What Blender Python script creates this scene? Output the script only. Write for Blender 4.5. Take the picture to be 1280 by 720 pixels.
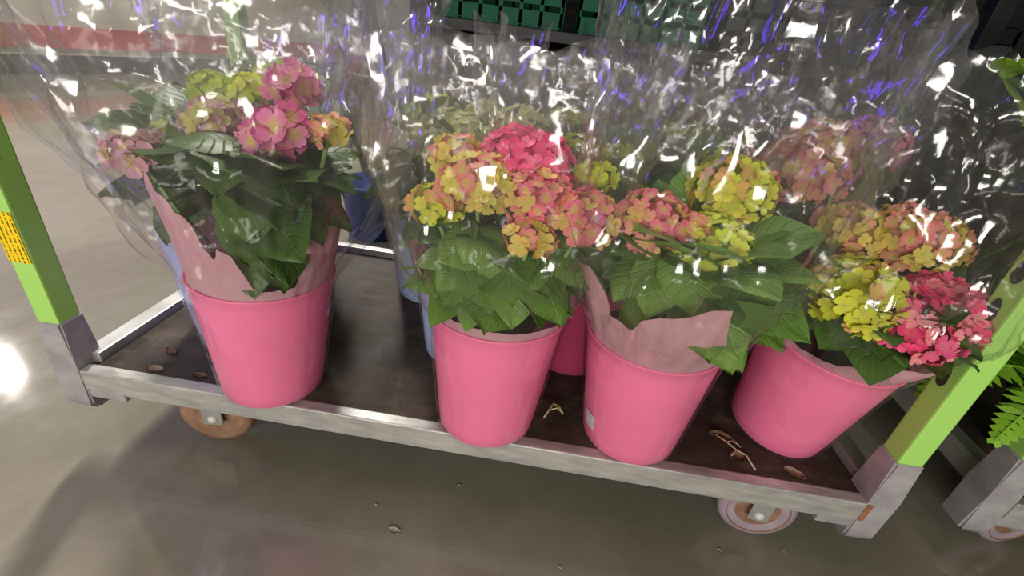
import bpy, bmesh, math, random
from mathutils import Vector, Matrix, noise, Quaternion

# ------------------------------------------------------------------ scene, camera, light
sc = bpy.context.scene
for o in list(bpy.data.objects):
    bpy.data.objects.remove(o, do_unlink=True)
COL = sc.collection
DECK = 0.19                                    # height of the trolley deck above the floor

def basis(yaw, pitch, roll):
    f = Vector((math.sin(yaw)*math.cos(pitch), math.cos(yaw)*math.cos(pitch), -math.sin(pitch)))
    r = Vector((math.cos(yaw), -math.sin(yaw), 0)); d = f.cross(r)
    c, s = math.cos(roll), math.sin(roll)
    return c*r + s*d, -s*r + c*d, f
_r, _d, _f = basis(-0.0444902, 0.4984175, -0.1331192)
cam_data = bpy.data.cameras.new('camera')
cam_data.sensor_width = 36.0
cam_data.lens = 566.698/1280*36.0
cam_data.clip_start = 0.02
cam = bpy.data.objects.new('camera', cam_data); COL.objects.link(cam)
M = Matrix.Identity(4)
for i in range(3):
    M[i][0] = _r[i]; M[i][1] = -_d[i]; M[i][2] = -_f[i]
M.translation = Vector((0.745146, -0.557997, 0.594690 + DECK))
cam.matrix_world = M
sc.camera = cam

sc.view_settings.view_transform = 'Standard'
sc.view_settings.look = 'None'
sc.view_settings.gamma = 1.0
sc.view_settings.use_curve_mapping = False
sc.view_settings.exposure = 0.0
sc.cycles.transparent_max_bounces = 40
sc.cycles.max_bounces = 8
sc.cycles.use_denoising = True
sc.cycles.caustics_reflective = False
sc.cycles.caustics_refractive = False

w = bpy.data.worlds.new('hall_light'); sc.world = w
w.use_nodes = True
w.node_tree.nodes['Background'].inputs[0].default_value = (1.0, 0.95, 0.86, 1)
w.node_tree.nodes['Background'].inputs[1].default_value = 0.17

def area(name, loc, target, sx, sy, power, color):
    l = bpy.data.lights.new(name, 'AREA'); l.shape = 'RECTANGLE'; l.size = sx; l.size_y = sy
    l.energy = power; l.color = color
    o = bpy.data.objects.new(name, l); COL.objects.link(o)
    o.location = loc
    o.rotation_euler = (Vector(target) - Vector(loc)).to_track_quat('-Z', 'Y').to_euler()
    return o
WARM = (1.0, 0.95, 0.87)
area('ceiling_strip_overhead', (0.30, 0.20, 4.4), (0.30, 0.20, 0), 0.3, 2.4, 36, WARM)
area('high_bay_far_left', (-6.6, 3.84, 4.2), (0.0, 0.0, 0.2), 0.18, 0.16, 75, WARM)
area('ceiling_strip_rear_left', (-1.3, 3.3, 4.3), (-0.6, 0, 0), 0.3, 2.4, 300, WARM)
area('front_fill_light', (0.2, -4.4, 1.25), (0.7, 0, 0.40), 4.0, 0.7, 185, (1.0, 0.95, 0.88))  # fill added low behind the camera to brighten the bucket fronts
area('violet_sign_left', (-2.8, 0.4, 1.3), (0.2, 0.1, 0.6), 0.5, 1.1, 30, (0.16, 0.05, 1.0))
area('violet_strip_rear', (0.6, 2.4, 3.0), (0.8, 0.2, 0.7), 1.4, 0.4, 13, (0.18, 0.06, 1.0))

# ------------------------------------------------------------------ material helpers
def mat(name):
    m = bpy.data.materials.new(name); m.use_nodes = True
    nt = m.node_tree; nt.nodes.clear()
    out = nt.nodes.new('ShaderNodeOutputMaterial')
    return m, nt, out
def N(nt, t, **kw):
    n = nt.nodes.new(t)
    for k, v in kw.items(): setattr(n, k, v)
    return n
def ramp(nt, stops, src):
    r = N(nt, 'ShaderNodeValToRGB')
    e = r.color_ramp.elements
    while len(e) > 1: e.remove(e[-1])
    e[0].position, e[0].color = stops[0][0], (*stops[0][1], 1)
    for p, c in stops[1:]:
        x = e.new(p); x.color = (*c, 1)
    nt.links.new(src, r.inputs[0])
    return r
def tex_noise(nt, scale, detail=4, rough=0.55, coord='Object', sc3=None, dist=0.0):
    tc = N(nt, 'ShaderNodeTexCoord'); n = N(nt, 'ShaderNodeTexNoise')
    n.inputs['Scale'].default_value = scale; n.inputs['Detail'].default_value = detail
    n.inputs['Roughness'].default_value = rough; n.inputs['Distortion'].default_value = dist
    if sc3:
        mp = N(nt, 'ShaderNodeMapping'); mp.inputs['Scale'].default_value = sc3
        nt.links.new(tc.outputs[coord], mp.inputs[0]); nt.links.new(mp.outputs[0], n.inputs[0])
    else:
        nt.links.new(tc.outputs[coord], n.inputs[0])
    return n
def principled(nt, out, rough=0.5, metal=0.0, spec=0.5, coat=0.0):
    b = N(nt, 'ShaderNodeBsdfPrincipled')
    b.inputs['Roughness'].default_value = rough; b.inputs['Metallic'].default_value = metal
    b.inputs['Specular IOR Level'].default_value = spec; b.inputs['Coat Weight'].default_value = coat
    nt.links.new(b.outputs[0], out.inputs[0])
    return b
def bump(nt, b, src, strength, dist=0.01):
    bp = N(nt, 'ShaderNodeBump'); bp.inputs['Strength'].default_value = strength; bp.inputs['Distance'].default_value = dist
    nt.links.new(src, bp.inputs['Height']); nt.links.new(bp.outputs[0], b.inputs['Normal'])
def noisy(name, c1, c2, scale=8, rough=0.5, metal=0.0, bmp=0.0, lo=0.35, hi=0.65, sc3=None, spec=0.5, coat=0.0, detail=4):
    m, nt, out = mat(name)
    b = principled(nt, out, rough, metal, spec, coat)
    n = tex_noise(nt, scale, detail, sc3=sc3)
    r = ramp(nt, [(lo, c1), (hi, c2)], n.outputs['Fac'])
    nt.links.new(r.outputs[0], b.inputs['Base Color'])
    if bmp: bump(nt, b, n.outputs['Fac'], bmp)
    return m

# floor: sealed grey-beige concrete
def concrete():
    m, nt, out = mat('polished_concrete')
    b = principled(nt, out, 0.2, 0, 0.55)
    n1 = tex_noise(nt, 2.2, 6, 0.6); n2 = tex_noise(nt, 14, 8, 0.7)
    mx = N(nt, 'ShaderNodeMix', data_type='FLOAT'); mx.inputs[0].default_value = 0.4
    nt.links.new(n1.outputs['Fac'], mx.inputs[2]); nt.links.new(n2.outputs['Fac'], mx.inputs[3])
    r = ramp(nt, [(0.3, (0.20, 0.18, 0.125)), (0.5, (0.25, 0.228, 0.168)), (0.7, (0.31, 0.285, 0.215))], mx.outputs[0])
    nt.links.new(r.outputs[0], b.inputs['Base Color'])
    r2 = ramp(nt, [(0.3, (0.06,)*3), (0.7, (0.11,)*3)], n2.outputs['Fac'])
    nt.links.new(r2.outputs[0], b.inputs['Roughness'])
    bump(nt, b, n1.outputs['Fac'], 0.04)
    return m
M_FLOOR = concrete()
M_WALL = noisy('painted_wall', (0.52, 0.48, 0.39), (0.58, 0.54, 0.45), 3, 0.7)
M_RED = noisy('red_band_paint', (0.45, 0.06, 0.06), (0.55, 0.10, 0.09), 3, 0.6)
M_DARKTRIM = noisy('dark_skirting', (0.015, 0.014, 0.012), (0.03, 0.028, 0.025), 5, 0.6)

def galvanised():
    m, nt, out = mat('galvanised_steel')
    b = principled(nt, out, 0.36, 0.45)
    n = tex_noise(nt, 18, 5, 0.6, sc3=(1, 4, 4)); n2 = tex_noise(nt, 5, 5, 0.7)
    r = ramp(nt, [(0.3, (0.38, 0.37, 0.35)), (0.55, (0.52, 0.51, 0.48)), (0.75, (0.62, 0.61, 0.58))], n.outputs['Fac'])
    rs = ramp(nt, [(0.66, (0, 0, 0)), (0.74, (1, 1, 1))], n2.outputs['Fac'])
    mx = N(nt, 'ShaderNodeMix', data_type='RGBA'); nt.links.new(rs.outputs[0], mx.inputs[0])
    nt.links.new(r.outputs[0], mx.inputs[6]); mx.inputs[7].default_value = (0.22, 0.10, 0.05, 1)
    nt.links.new(mx.outputs[2], b.inputs['Base Color'])
    r2 = ramp(nt, [(0.3, (0.3,)*3), (0.7, (0.55,)*3)], n2.outputs['Fac'])
    nt.links.new(r2.outputs[0], b.inputs['Roughness'])
    bump(nt, b, n.outputs['Fac'], 0.08)
    return m
M_GALV = galvanised()
M_SOCKET = noisy('dull_zinc_casting', (0.27, 0.25, 0.265), (0.46, 0.44, 0.45), 14, 0.5, 0.25, 0.1)
M_SIDERAIL = noisy('worn_zinc_rail', (0.40, 0.40, 0.37), (0.58, 0.58, 0.54), 10, 0.45, 0.6, 0.06)
M_RUST = noisy('rust_stain', (0.20, 0.07, 0.03), (0.32, 0.15, 0.08), 40, 0.8)
M_SLOT = noisy('slot_shadow_steel', (0.012, 0.016, 0.010), (0.03, 0.036, 0.02), 20, 0.8)

def green_paint():
    m, nt, out = mat('green_powder_coat')
    b = principled(nt, out, 0.42, 0, 0.45)
    n = tex_noise(nt, 26, 6, 0.7, sc3=(1, 1, 0.6)); n2 = tex_noise(nt, 6, 4, 0.6)
    r = ramp(nt, [(0.3, (0.34, 0.66, 0.12)), (0.7, (0.42, 0.74, 0.17))], n2.outputs['Fac'])
    rs = ramp(nt, [(0.68, (0, 0, 0)), (0.73, (1, 1, 1))], n.outputs['Fac'])
    mx = N(nt, 'ShaderNodeMix', data_type='RGBA'); nt.links.new(rs.outputs[0], mx.inputs[0])
    nt.links.new(r.outputs[0], mx.inputs[6]); mx.inputs[7].default_value = (0.05, 0.08, 0.03, 1)
    nt.links.new(mx.outputs[2], b.inputs['Base Color'])
    return m
M_GREEN = green_paint()

def plywood():
    m, nt, out = mat('dark_film_plywood')
    b = principled(nt, out, 0.38, 0, 0.16)
    n = tex_noise(nt, 9, 8, 0.68, dist=0.6); n2 = tex_noise(nt, 55, 4, 0.6, sc3=(0.25, 1, 1))
    mx = N(nt, 'ShaderNodeMix', data_type='FLOAT'); mx.inputs[0].default_value = 0.3
    nt.links.new(n.outputs['Fac'], mx.inputs[2]); nt.links.new(n2.outputs['Fac'], mx.inputs[3])
    r = ramp(nt, [(0.32, (0.022, 0.016, 0.012)), (0.5, (0.055, 0.042, 0.031)), (0.66, (0.13, 0.10, 0.072))], mx.outputs[0])
    nt.links.new(r.outputs[0], b.inputs['Base Color'])
    r2 = ramp(nt, [(0.3, (0.40,)*3), (0.7, (0.7,)*3)], n.outputs['Fac'])
    nt.links.new(r2.outputs[0], b.inputs['Roughness'])
    bump(nt, b, n.outputs['Fac'], 0.1)
    return m
M_DECK = plywood()

def plastic(name, col, rough=0.42, sss=0.0):
    m, nt, out = mat(name)
    b = principled(nt, out, rough, 0, 0.4)
    n = tex_noise(nt, 12, 4, 0.5)
    r = ramp(nt, [(0.3, tuple(c*0.95 for c in col)), (0.7, tuple(min(1, c*1.04) for c in col))], n.outputs['Fac'])
    nt.links.new(r.outputs[0], b.inputs['Base Color'])
    if sss:
        b.inputs['Subsurface Weight'].default_value = sss; b.inputs['Subsurface Radius'].default_value = (0.02, 0.008, 0.008)
    n2 = tex_noise(nt, 16, 3, 0.5, sc3=(1, 1, 2.5)); bump(nt, b, n2.outputs['Fac'], 0.12, 0.01)
    return m
M_PINK = plastic('pink_plastic', (0.98, 0.20, 0.39))
M_DEEPPINK = plastic('deep_pink_plastic', (0.55, 0.05, 0.16))
M_PALEBLUE = plastic('pale_blue_plastic', (0.42, 0.50, 0.80))
M_NAVY = plastic('navy_blue_plastic', (0.03, 0.055, 0.22))
M_CRATE = plastic('emerald_crate_plastic', (0.001, 0.075, 0.034), 0.75)
M_BLACK = plastic('black_plastic', (0.008, 0.008, 0.009))
M_RACK = noisy('dark_rack_steel', (0.005, 0.005, 0.0055), (0.010, 0.010, 0.010), 8, 0.6)
M_SOIL = noisy('potting_soil', (0.012, 0.009, 0.006), (0.03, 0.022, 0.014), 60, 0.95, 0, 0.4)
M_WHITE = noisy('white_plastic', (0.62, 0.60, 0.57), (0.75, 0.73, 0.70), 20, 0.5)
M_LABEL = noisy('white_label', (0.62, 0.60, 0.62), (0.72, 0.70, 0.72), 20, 0.6)
M_TYRE = noisy('lilac_grey_rubber', (0.27, 0.21, 0.26), (0.36, 0.29, 0.34), 24, 0.6)
M_WHEEL = noisy('tan_wheel_plastic', (0.17, 0.085, 0.048), (0.30, 0.17, 0.10), 18, 0.6)
M_DRY = noisy('dry_leaf', (0.20, 0.10, 0.055), (0.34, 0.20, 0.12), 30, 0.8)
M_PALEDRY = noisy('pale_dry_petal', (0.42, 0.30, 0.20), (0.56, 0.42, 0.30), 30, 0.8)
M_TWIG = noisy('pale_twig', (0.40, 0.38, 0.16), (0.55, 0.50, 0.24), 30, 0.7)
M_SCRAP = noisy('white_paper_scrap', (0.6, 0.58, 0.5), (0.75, 0.72, 0.62), 30, 0.8)
M_STEM = noisy('green_stem', (0.12, 0.22, 0.05), (0.18, 0.30, 0.08), 20, 0.5)

def sticker():
    m, nt, out = mat('yellow_warning_sticker')
    b = principled(nt, out, 0.45)
    tc = N(nt, 'ShaderNodeTexCoord'); sp = N(nt, 'ShaderNodeSeparateXYZ'); nt.links.new(tc.outputs['Object'], sp.inputs[0])
    wv = N(nt, 'ShaderNodeMath', operation='PINGPONG'); wv.inputs[1].default_value = 0.0038
    nt.links.new(sp.outputs[0], wv.inputs[0])
    lt = N(nt, 'ShaderNodeMath', operation='LESS_THAN'); lt.inputs[1].default_value = 0.0014; nt.links.new(wv.outputs[0], lt.inputs[0])
    n = tex_noise(nt, 60, 3, 0.8, sc3=(0.4, 1, 4)); gt = N(nt, 'ShaderNodeMath', operation='GREATER_THAN'); gt.inputs[1].default_value = 0.47
    nt.links.new(n.outputs['Fac'], gt.inputs[0])
    mu = N(nt, 'ShaderNodeMath', operation='MULTIPLY'); nt.links.new(lt.outputs[0], mu.inputs[0]); nt.links.new(gt.outputs[0], mu.inputs[1])
    mx = N(nt, 'ShaderNodeMix', data_type='RGBA'); nt.links.new(mu.outputs[0], mx.inputs[0])
    mx.inputs[6].default_value = (0.95, 0.66, 0.0, 1); mx.inputs[7].default_value = (0.10, 0.07, 0.0, 1)
    nt.links.new(mx.outputs[2], b.inputs['Base Color'])
    return m
M_STICKER = sticker()

def leaf_mat(name, a, b_, trans=0.25, rough=0.42):
    m, nt, out = mat(name)
    b = N(nt, 'ShaderNodeBsdfPrincipled'); b.inputs['Roughness'].default_value = rough; b.inputs['Specular IOR Level'].default_value = 0.35
    oi = N(nt, 'ShaderNodeObjectInfo')
    r = ramp(nt, [(0.0, a), (1.0, b_)], oi.outputs['Random'])
    tc = N(nt, 'ShaderNodeTexCoord'); sp = N(nt, 'ShaderNodeSeparateXYZ'); nt.links.new(tc.outputs['UV'], sp.inputs[0])
    # side veins run forward from the midrib
    ab = N(nt, 'ShaderNodeMath', operation='ABSOLUTE'); nt.links.new(sp.outputs[0], ab.inputs[0])
    ml = N(nt, 'ShaderNodeMath', operation='MULTIPLY'); ml.inputs[1].default_value = 0.28; nt.links.new(ab.outputs[0], ml.inputs[0])
    sb = N(nt, 'ShaderNodeMath', operation='SUBTRACT'); nt.links.new(sp.outputs[1], sb.inputs[0]); nt.links.new(ml.outputs[0], sb.inputs[1])
    pp = N(nt, 'ShaderNodeMath', operation='PINGPONG'); pp.inputs[1].default_value = 0.065; nt.links.new(sb.outputs[0], pp.inputs[0])
    v1 = ramp(nt, [(0.0, (1, 1, 1)), (0.014, (0, 0, 0))], pp.outputs[0])
    v2 = ramp(nt, [(0.03, (1, 1, 1)), (0.06, (0, 0, 0))], ab.outputs[0])
    mxv = N(nt, 'ShaderNodeMix', data_type='RGBA', blend_type='LIGHTEN'); mxv.inputs[0].default_value = 1
    nt.links.new(v1.outputs[0], mxv.inputs[6]); nt.links.new(v2.outputs[0], mxv.inputs[7])
    mf = N(nt, 'ShaderNodeMath', operation='MULTIPLY'); mf.inputs[1].default_value = 0.16; nt.links.new(mxv.outputs[2], mf.inputs[0])
    mx = N(nt, 'ShaderNodeMix', data_type='RGBA'); nt.links.new(mf.outputs[0], mx.inputs[0])
    nt.links.new(r.outputs[0], mx.inputs[6]); mx.inputs[7].default_value = (b_[0]*1.7, b_[1]*1.5, b_[2]*1.7, 1)
    nt.links.new(mx.outputs[2], b.inputs['Base Color'])
    bp = N(nt, 'ShaderNodeBump'); bp.inputs['Strength'].default_value = 0.35; bp.inputs['Distance'].default_value = 0.01; bp.invert = True
    nt.links.new(mxv.outputs[2], bp.inputs['Height']); nt.links.new(bp.outputs[0], b.inputs['Normal'])
    t = N(nt, 'ShaderNodeBsdfTranslucent'); nt.links.new(mx.outputs[2], t.inputs[0])
    ms = N(nt, 'ShaderNodeMixShader'); ms.inputs[0].default_value = trans
    nt.links.new(b.outputs[0], ms.inputs[1]); nt.links.new(t.outputs[0], ms.inputs[2]); nt.links.new(ms.outputs[0], out.inputs[0])
    return m
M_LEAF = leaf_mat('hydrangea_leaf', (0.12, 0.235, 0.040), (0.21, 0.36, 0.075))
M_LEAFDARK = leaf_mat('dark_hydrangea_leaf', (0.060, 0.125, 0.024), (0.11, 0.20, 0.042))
M_FERN = leaf_mat('fern_green', (0.26, 0.55, 0.03), (0.32, 0.64, 0.05))
M_LIME = leaf_mat('lime_leaf', (0.22, 0.40, 0.03), (0.30, 0.50, 0.05))
M_BUSH = leaf_mat('deep_green_leaf', (0.012, 0.026, 0.008), (0.028, 0.055, 0.014))

def floret_mat():
    m, nt, out = mat('floret_petal')
    b = N(nt, 'ShaderNodeBsdfPrincipled'); b.inputs['Roughness'].default_value = 0.6; b.inputs['Specular IOR Level'].default_value = 0.2
    oi = N(nt, 'ShaderNodeObjectInfo'); tc = N(nt, 'ShaderNodeTexCoord'); sp = N(nt, 'ShaderNodeSeparateXYZ')
    nt.links.new(tc.outputs['UV'], sp.inputs[0])
    al = N(nt, 'ShaderNodeMapRange'); al.inputs[1].default_value = 0.08; al.inputs[2].default_value = 0.62
    nt.links.new(sp.outputs[1], al.inputs[0])
    mx = N(nt, 'ShaderNodeMix', data_type='RGBA'); nt.links.new(al.outputs[0], mx.inputs[0])
    eye = N(nt, 'ShaderNodeMix', data_type='RGBA'); nt.links.new(oi.outputs['Alpha'], eye.inputs[0]); nt.links.new(oi.outputs['Color'], eye.inputs[6]); eye.inputs[7].default_value = (0.62, 0.55, 0.10, 1)
    nt.links.new(eye.outputs[2], mx.inputs[6]); nt.links.new(oi.outputs['Color'], mx.inputs[7])
    nt.links.new(mx.outputs[2], b.inputs['Base Color'])
    t = N(nt, 'ShaderNodeBsdfTranslucent'); nt.links.new(mx.outputs[2], t.inputs[0])
    ms = N(nt, 'ShaderNodeMixShader'); ms.inputs[0].default_value = 0.25
    nt.links.new(b.outputs[0], ms.inputs[1]); nt.links.new(t.outputs[0], ms.inputs[2]); nt.links.new(ms.outputs[0], out.inputs[0])
    return m
M_FLORET = floret_mat()
def core_mat():
    m, nt, out = mat('flower_core'); b = principled(nt, out, 0.7); oi = N(nt, 'ShaderNodeObjectInfo')
    nt.links.new(oi.outputs['Color'], b.inputs['Base Color']); return m
M_CORE = core_mat()

def tissue_mat():
    m, nt, out = mat('pink_tissue_paper')
    d = N(nt, 'ShaderNodeBsdfDiffuse'); t = N(nt, 'ShaderNodeBsdfTranslucent'); g = N(nt, 'ShaderNodeBsdfTransparent')
    n = tex_noise(nt, 14, 4, 0.6)
    r = ramp(nt, [(0.3, (0.86, 0.43, 0.51)), (0.7, (0.95, 0.56, 0.62))], n.outputs['Fac'])
    for x in (d, t): nt.links.new(r.outputs[0], x.inputs[0])
    g.inputs[0].default_value = (1, 0.85, 0.88, 1)
    m1 = N(nt, 'ShaderNodeMixShader'); m1.inputs[0].default_value = 0.35
    nt.links.new(d.outputs[0], m1.inputs[1]); nt.links.new(t.outputs[0], m1.inputs[2])
    m2 = N(nt, 'ShaderNodeMixShader'); m2.inputs[0].default_value = 0.12
    nt.links.new(m1.outputs[0], m2.inputs[1]); nt.links.new(g.outputs[0], m2.inputs[2]); nt.links.new(m2.outputs[0], out.inputs[0])
    n2 = tex_noise(nt, 22, 4, 0.6, sc3=(1, 1, 0.6))
    bp = N(nt, 'ShaderNodeBump'); bp.inputs['Strength'].default_value = 0.35; bp.inputs['Distance'].default_value = 0.02
    nt.links.new(n2.outputs['Fac'], bp.inputs['Height']); nt.links.new(bp.outputs[0], d.inputs['Normal'])
    return m
M_TISSUE = tissue_mat()

def film_mat(name, haze):
    m, nt, out = mat(name)
    tr = N(nt, 'ShaderNodeBsdfTransparent'); tr.inputs[0].default_value = (0.98, 0.98, 0.98, 1)
    gl = N(nt, 'ShaderNodeBsdfGlossy'); gl.inputs['Roughness'].default_value = 0.12
    lw = N(nt, 'ShaderNodeLayerWeight'); lw.inputs['Blend'].default_value = 0.4
    pw = N(nt, 'ShaderNodeMath', operation='POWER'); pw.inputs[1].default_value = 2.2; nt.links.new(lw.outputs['Facing'], pw.inputs[0])
    ma = N(nt, 'ShaderNodeMath', operation='MULTIPLY_ADD'); ma.inputs[1].default_value = 0.40; ma.inputs[2].default_value = 0.075
    nt.links.new(pw.outputs[0], ma.inputs[0])
    def crease(rot, scl, scale, gain):
        tc = N(nt, 'ShaderNodeTexCoord'); mp = N(nt, 'ShaderNodeMapping')
        mp.inputs['Rotation'].default_value = rot; mp.inputs['Scale'].default_value = scl
        nt.links.new(tc.outputs['Object'], mp.inputs[0])
        n = N(nt, 'ShaderNodeTexNoise'); n.inputs['Scale'].default_value = scale; n.inputs['Detail'].default_value = 1.0; n.inputs['Distortion'].default_value = 0.4
        nt.links.new(mp.outputs[0], n.inputs[0])
        sb = N(nt, 'ShaderNodeMath', operation='SUBTRACT'); sb.inputs[1].default_value = 0.5; nt.links.new(n.outputs['Fac'], sb.inputs[0])
        ab = N(nt, 'ShaderNodeMath', operation='ABSOLUTE'); nt.links.new(sb.outputs[0], ab.inputs[0])
        mu = N(nt, 'ShaderNodeMath', operation='MULTIPLY'); mu.inputs[1].default_value = gain; nt.links.new(ab.outputs[0], mu.inputs[0])
        return mu
    a1 = crease((0.35, 0.1, 0), (1, 1, 0.3), 6.5, 1.35); a2 = crease((1.0, 0.5, 0.2), (1.2, 0.35, 1), 5.5, 1.1); a3 = crease((0.2, 0.9, 0.7), (1, 1, 0.4), 13, 0.22)
    ad0 = N(nt, 'ShaderNodeMath', operation='ADD'); nt.links.new(a1.outputs[0], ad0.inputs[0]); nt.links.new(a2.outputs[0], ad0.inputs[1])
    ad = N(nt, 'ShaderNodeMath', operation='ADD'); nt.links.new(ad0.outputs[0], ad.inputs[0]); nt.links.new(a3.outputs[0], ad.inputs[1])
    bp = N(nt, 'ShaderNodeBump'); bp.inputs['Strength'].default_value = 0.78; bp.inputs['Distance'].default_value = 0.05
    nt.links.new(ad.outputs[0], bp.inputs['Height']); nt.links.new(bp.outputs[0], gl.inputs['Normal'])
    m1 = N(nt, 'ShaderNodeMixShader'); nt.links.new(ma.outputs[0], m1.inputs[0])
    nt.links.new(tr.outputs[0], m1.inputs[1]); nt.links.new(gl.outputs[0], m1.inputs[2])
    df = N(nt, 'ShaderNodeBsdfDiffuse'); df.inputs[0].default_value = (0.85, 0.84, 0.86, 1)
    tl = N(nt, 'ShaderNodeBsdfTranslucent'); tl.inputs[0].default_value = (0.85, 0.84, 0.86, 1)
    m3 = N(nt, 'ShaderNodeMixShader'); m3.inputs[0].default_value = 0.5
    nt.links.new(df.outputs[0], m3.inputs[1]); nt.links.new(tl.outputs[0], m3.inputs[2])
    m2 = N(nt, 'ShaderNodeMixShader'); m2.inputs[0].default_value = haze
    nt.links.new(m1.outputs[0], m2.inputs[1]); nt.links.new(m3.outputs[0], m2.inputs[2])
    nt.links.new(m2.outputs[0], out.inputs[0])
    return m
M_FILM = film_mat('clear_cellophane', 0.022)
M_FILM_HAZY = film_mat('milky_cellophane', 0.045)

# ------------------------------------------------------------------ geometry helpers
def obj(name, mesh, m=None, parent=None, loc=None):
    o = bpy.data.objects.new(name, mesh); COL.objects.link(o)
    if m is not None and len(mesh.materials) == 0: mesh.materials.append(m)
    if parent: o.parent = parent
    if loc: o.location = loc
    return o
def mesh_of(bm, name, smooth=False):
    me = bpy.data.meshes.new(name); bm.to_mesh(me); bm.free()
    if smooth:
        for p in me.polygons: p.use_smooth = True
    return me
def tag(o, label=None, cat=None, group=None, kind=None):
    if label: o['label'] = label
    if cat: o['category'] = cat
    if group: o['group'] = group
    if kind: o['kind'] = kind
    return o
def empty(name, loc, q=None):
    o = bpy.data.objects.new(name, None); COL.objects.link(o); o.empty_display_size = 0.05
    o.location = loc
    if q: o.rotation_mode = 'QUATERNION'; o.rotation_quaternion = q
    return o
def box_mesh(name, lo, hi, bev=0.0):
    bm = bmesh.new()
    bmesh.ops.create_cube(bm, size=1)
    for v in bm.verts:
        v.co = Vector([lo[i] + (v.co[i] + 0.5)*(hi[i]-lo[i]) for i in range(3)])
    if bev:
        bmesh.ops.bevel(bm, geom=bm.edges[:], offset=bev, segments=2, affect='EDGES', profile=0.6)
    return mesh_of(bm, name)
def lathe(profile, n=48, name='lathe', wob=0.0):
    bm = bmesh.new(); rows = []
    for r, z in profile:
        rows.append([bm.verts.new((r*math.cos(2*math.pi*k/n), r*math.sin(2*math.pi*k/n), z)) for k in range(n)])
    for a, b in zip(rows, rows[1:]):
        for k in range(n):
            bm.faces.new((a[k], a[(k+1) % n], b[(k+1) % n], b[k]))
    return bm, rows
def tube_bm(bm, pts, radii, n=8, cap=True):
    rows = []
    for i, p in enumerate(pts):
        p = Vector(p); t = (Vector(pts[min(i+1, len(pts)-1)]) - Vector(pts[max(i-1, 0)])).normalized()
        u = t.orthogonal().normalized() if i == 0 else (u - t*u.dot(t)).normalized()
        v = t.cross(u); r = radii[i] if hasattr(radii, '__len__') else radii
        rows.append([bm.verts.new(p + r*(math.cos(2*math.pi*k/n)*u + math.sin(2*math.pi*k/n)*v)) for k in range(n)])
    for a, b in zip(rows, rows[1:]):
        for k in range(n): bm.faces.new((a[k], a[(k+1) % n], b[(k+1) % n], b[k]))
    if cap:
        bm.faces.new(rows[0][::-1]); bm.faces.new(rows[-1])

# ------------------------------------------------------------------ setting
bm = bmesh.new(); bmesh.ops.create_grid(bm, x_segments=2, y_segments=2, size=9)
floor = tag(obj('floor', mesh_of(bm, 'floor'), M_FLOOR), kind='structure')
# far wall, seen through the film at upper left: it runs away to the right
wa, wb = Vector((-4.9, 1.29, 0)), Vector((-2.4, 7.72, 0))
wd = (wb - wa).normalized(); wn = Vector((wd.y, -wd.x, 0)); L = (wb - wa).length
def wall_piece(name, m, z0, z1, t0, t1, kind='structure'):
    me = box_mesh(name, (0, -t1, z0), (L, -t0, z1), 0.0)
    o = obj(name, me, m)
    o.location = wa; o.rotation_euler = (0, 0, math.atan2(wd.y, wd.x))
    return tag(o, kind=kind)
wall_piece('wall_left', M_WALL, 0, 1.7, -0.1, 0.0)
wall_piece('trim_1', M_RED, 0.22, 0.40, 0.0, 0.03)
wall_piece('baseboard_left', M_DARKTRIM, 0, 0.16, 0.0, 0.025)

# ------------------------------------------------------------------ trolleys
POST = 0.038
def socket_mesh(sx, sy):
    """cast corner socket: square sleeve with a flared foot; sx, sy = outward directions"""
    bm = bmesh.new()
    h = POST/2 + 0.005
    rings = [(-0.006*sx, -0.002*sy, 0.095, h-0.006), (0, 0, 0.108, h+0.001), (0, 0, 0.20, h), (0, 0, 0.280, h-0.002), (0, 0, 0.282, h-0.004)]
    rows = []
    for ox, oy, z, r in rings:
        rows.append([bm.verts.new((ox + a*r, oy + b*r, z)) for a, b in ((-1, -1), (1, -1), (1, 1), (-1, 1))])
    for a, b in zip(rows, rows[1:]):
        for k in range(4): bm.faces.new((a[k], a[(k+1) % 4], b[(k+1) % 4], b[k]))
    bm.faces.new(rows[0][::-1]); bm.faces.new(rows[-1])
    ed = [e for e in bm.edges if abs(e.verts[0].co.z - e.verts[1].co.z) > 0.004]
    bmesh.ops.bevel(bm, geom=ed, offset=0.004, segments=2, affect='EDGES')
    return mesh_of(bm, 'corner_socket')
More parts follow.
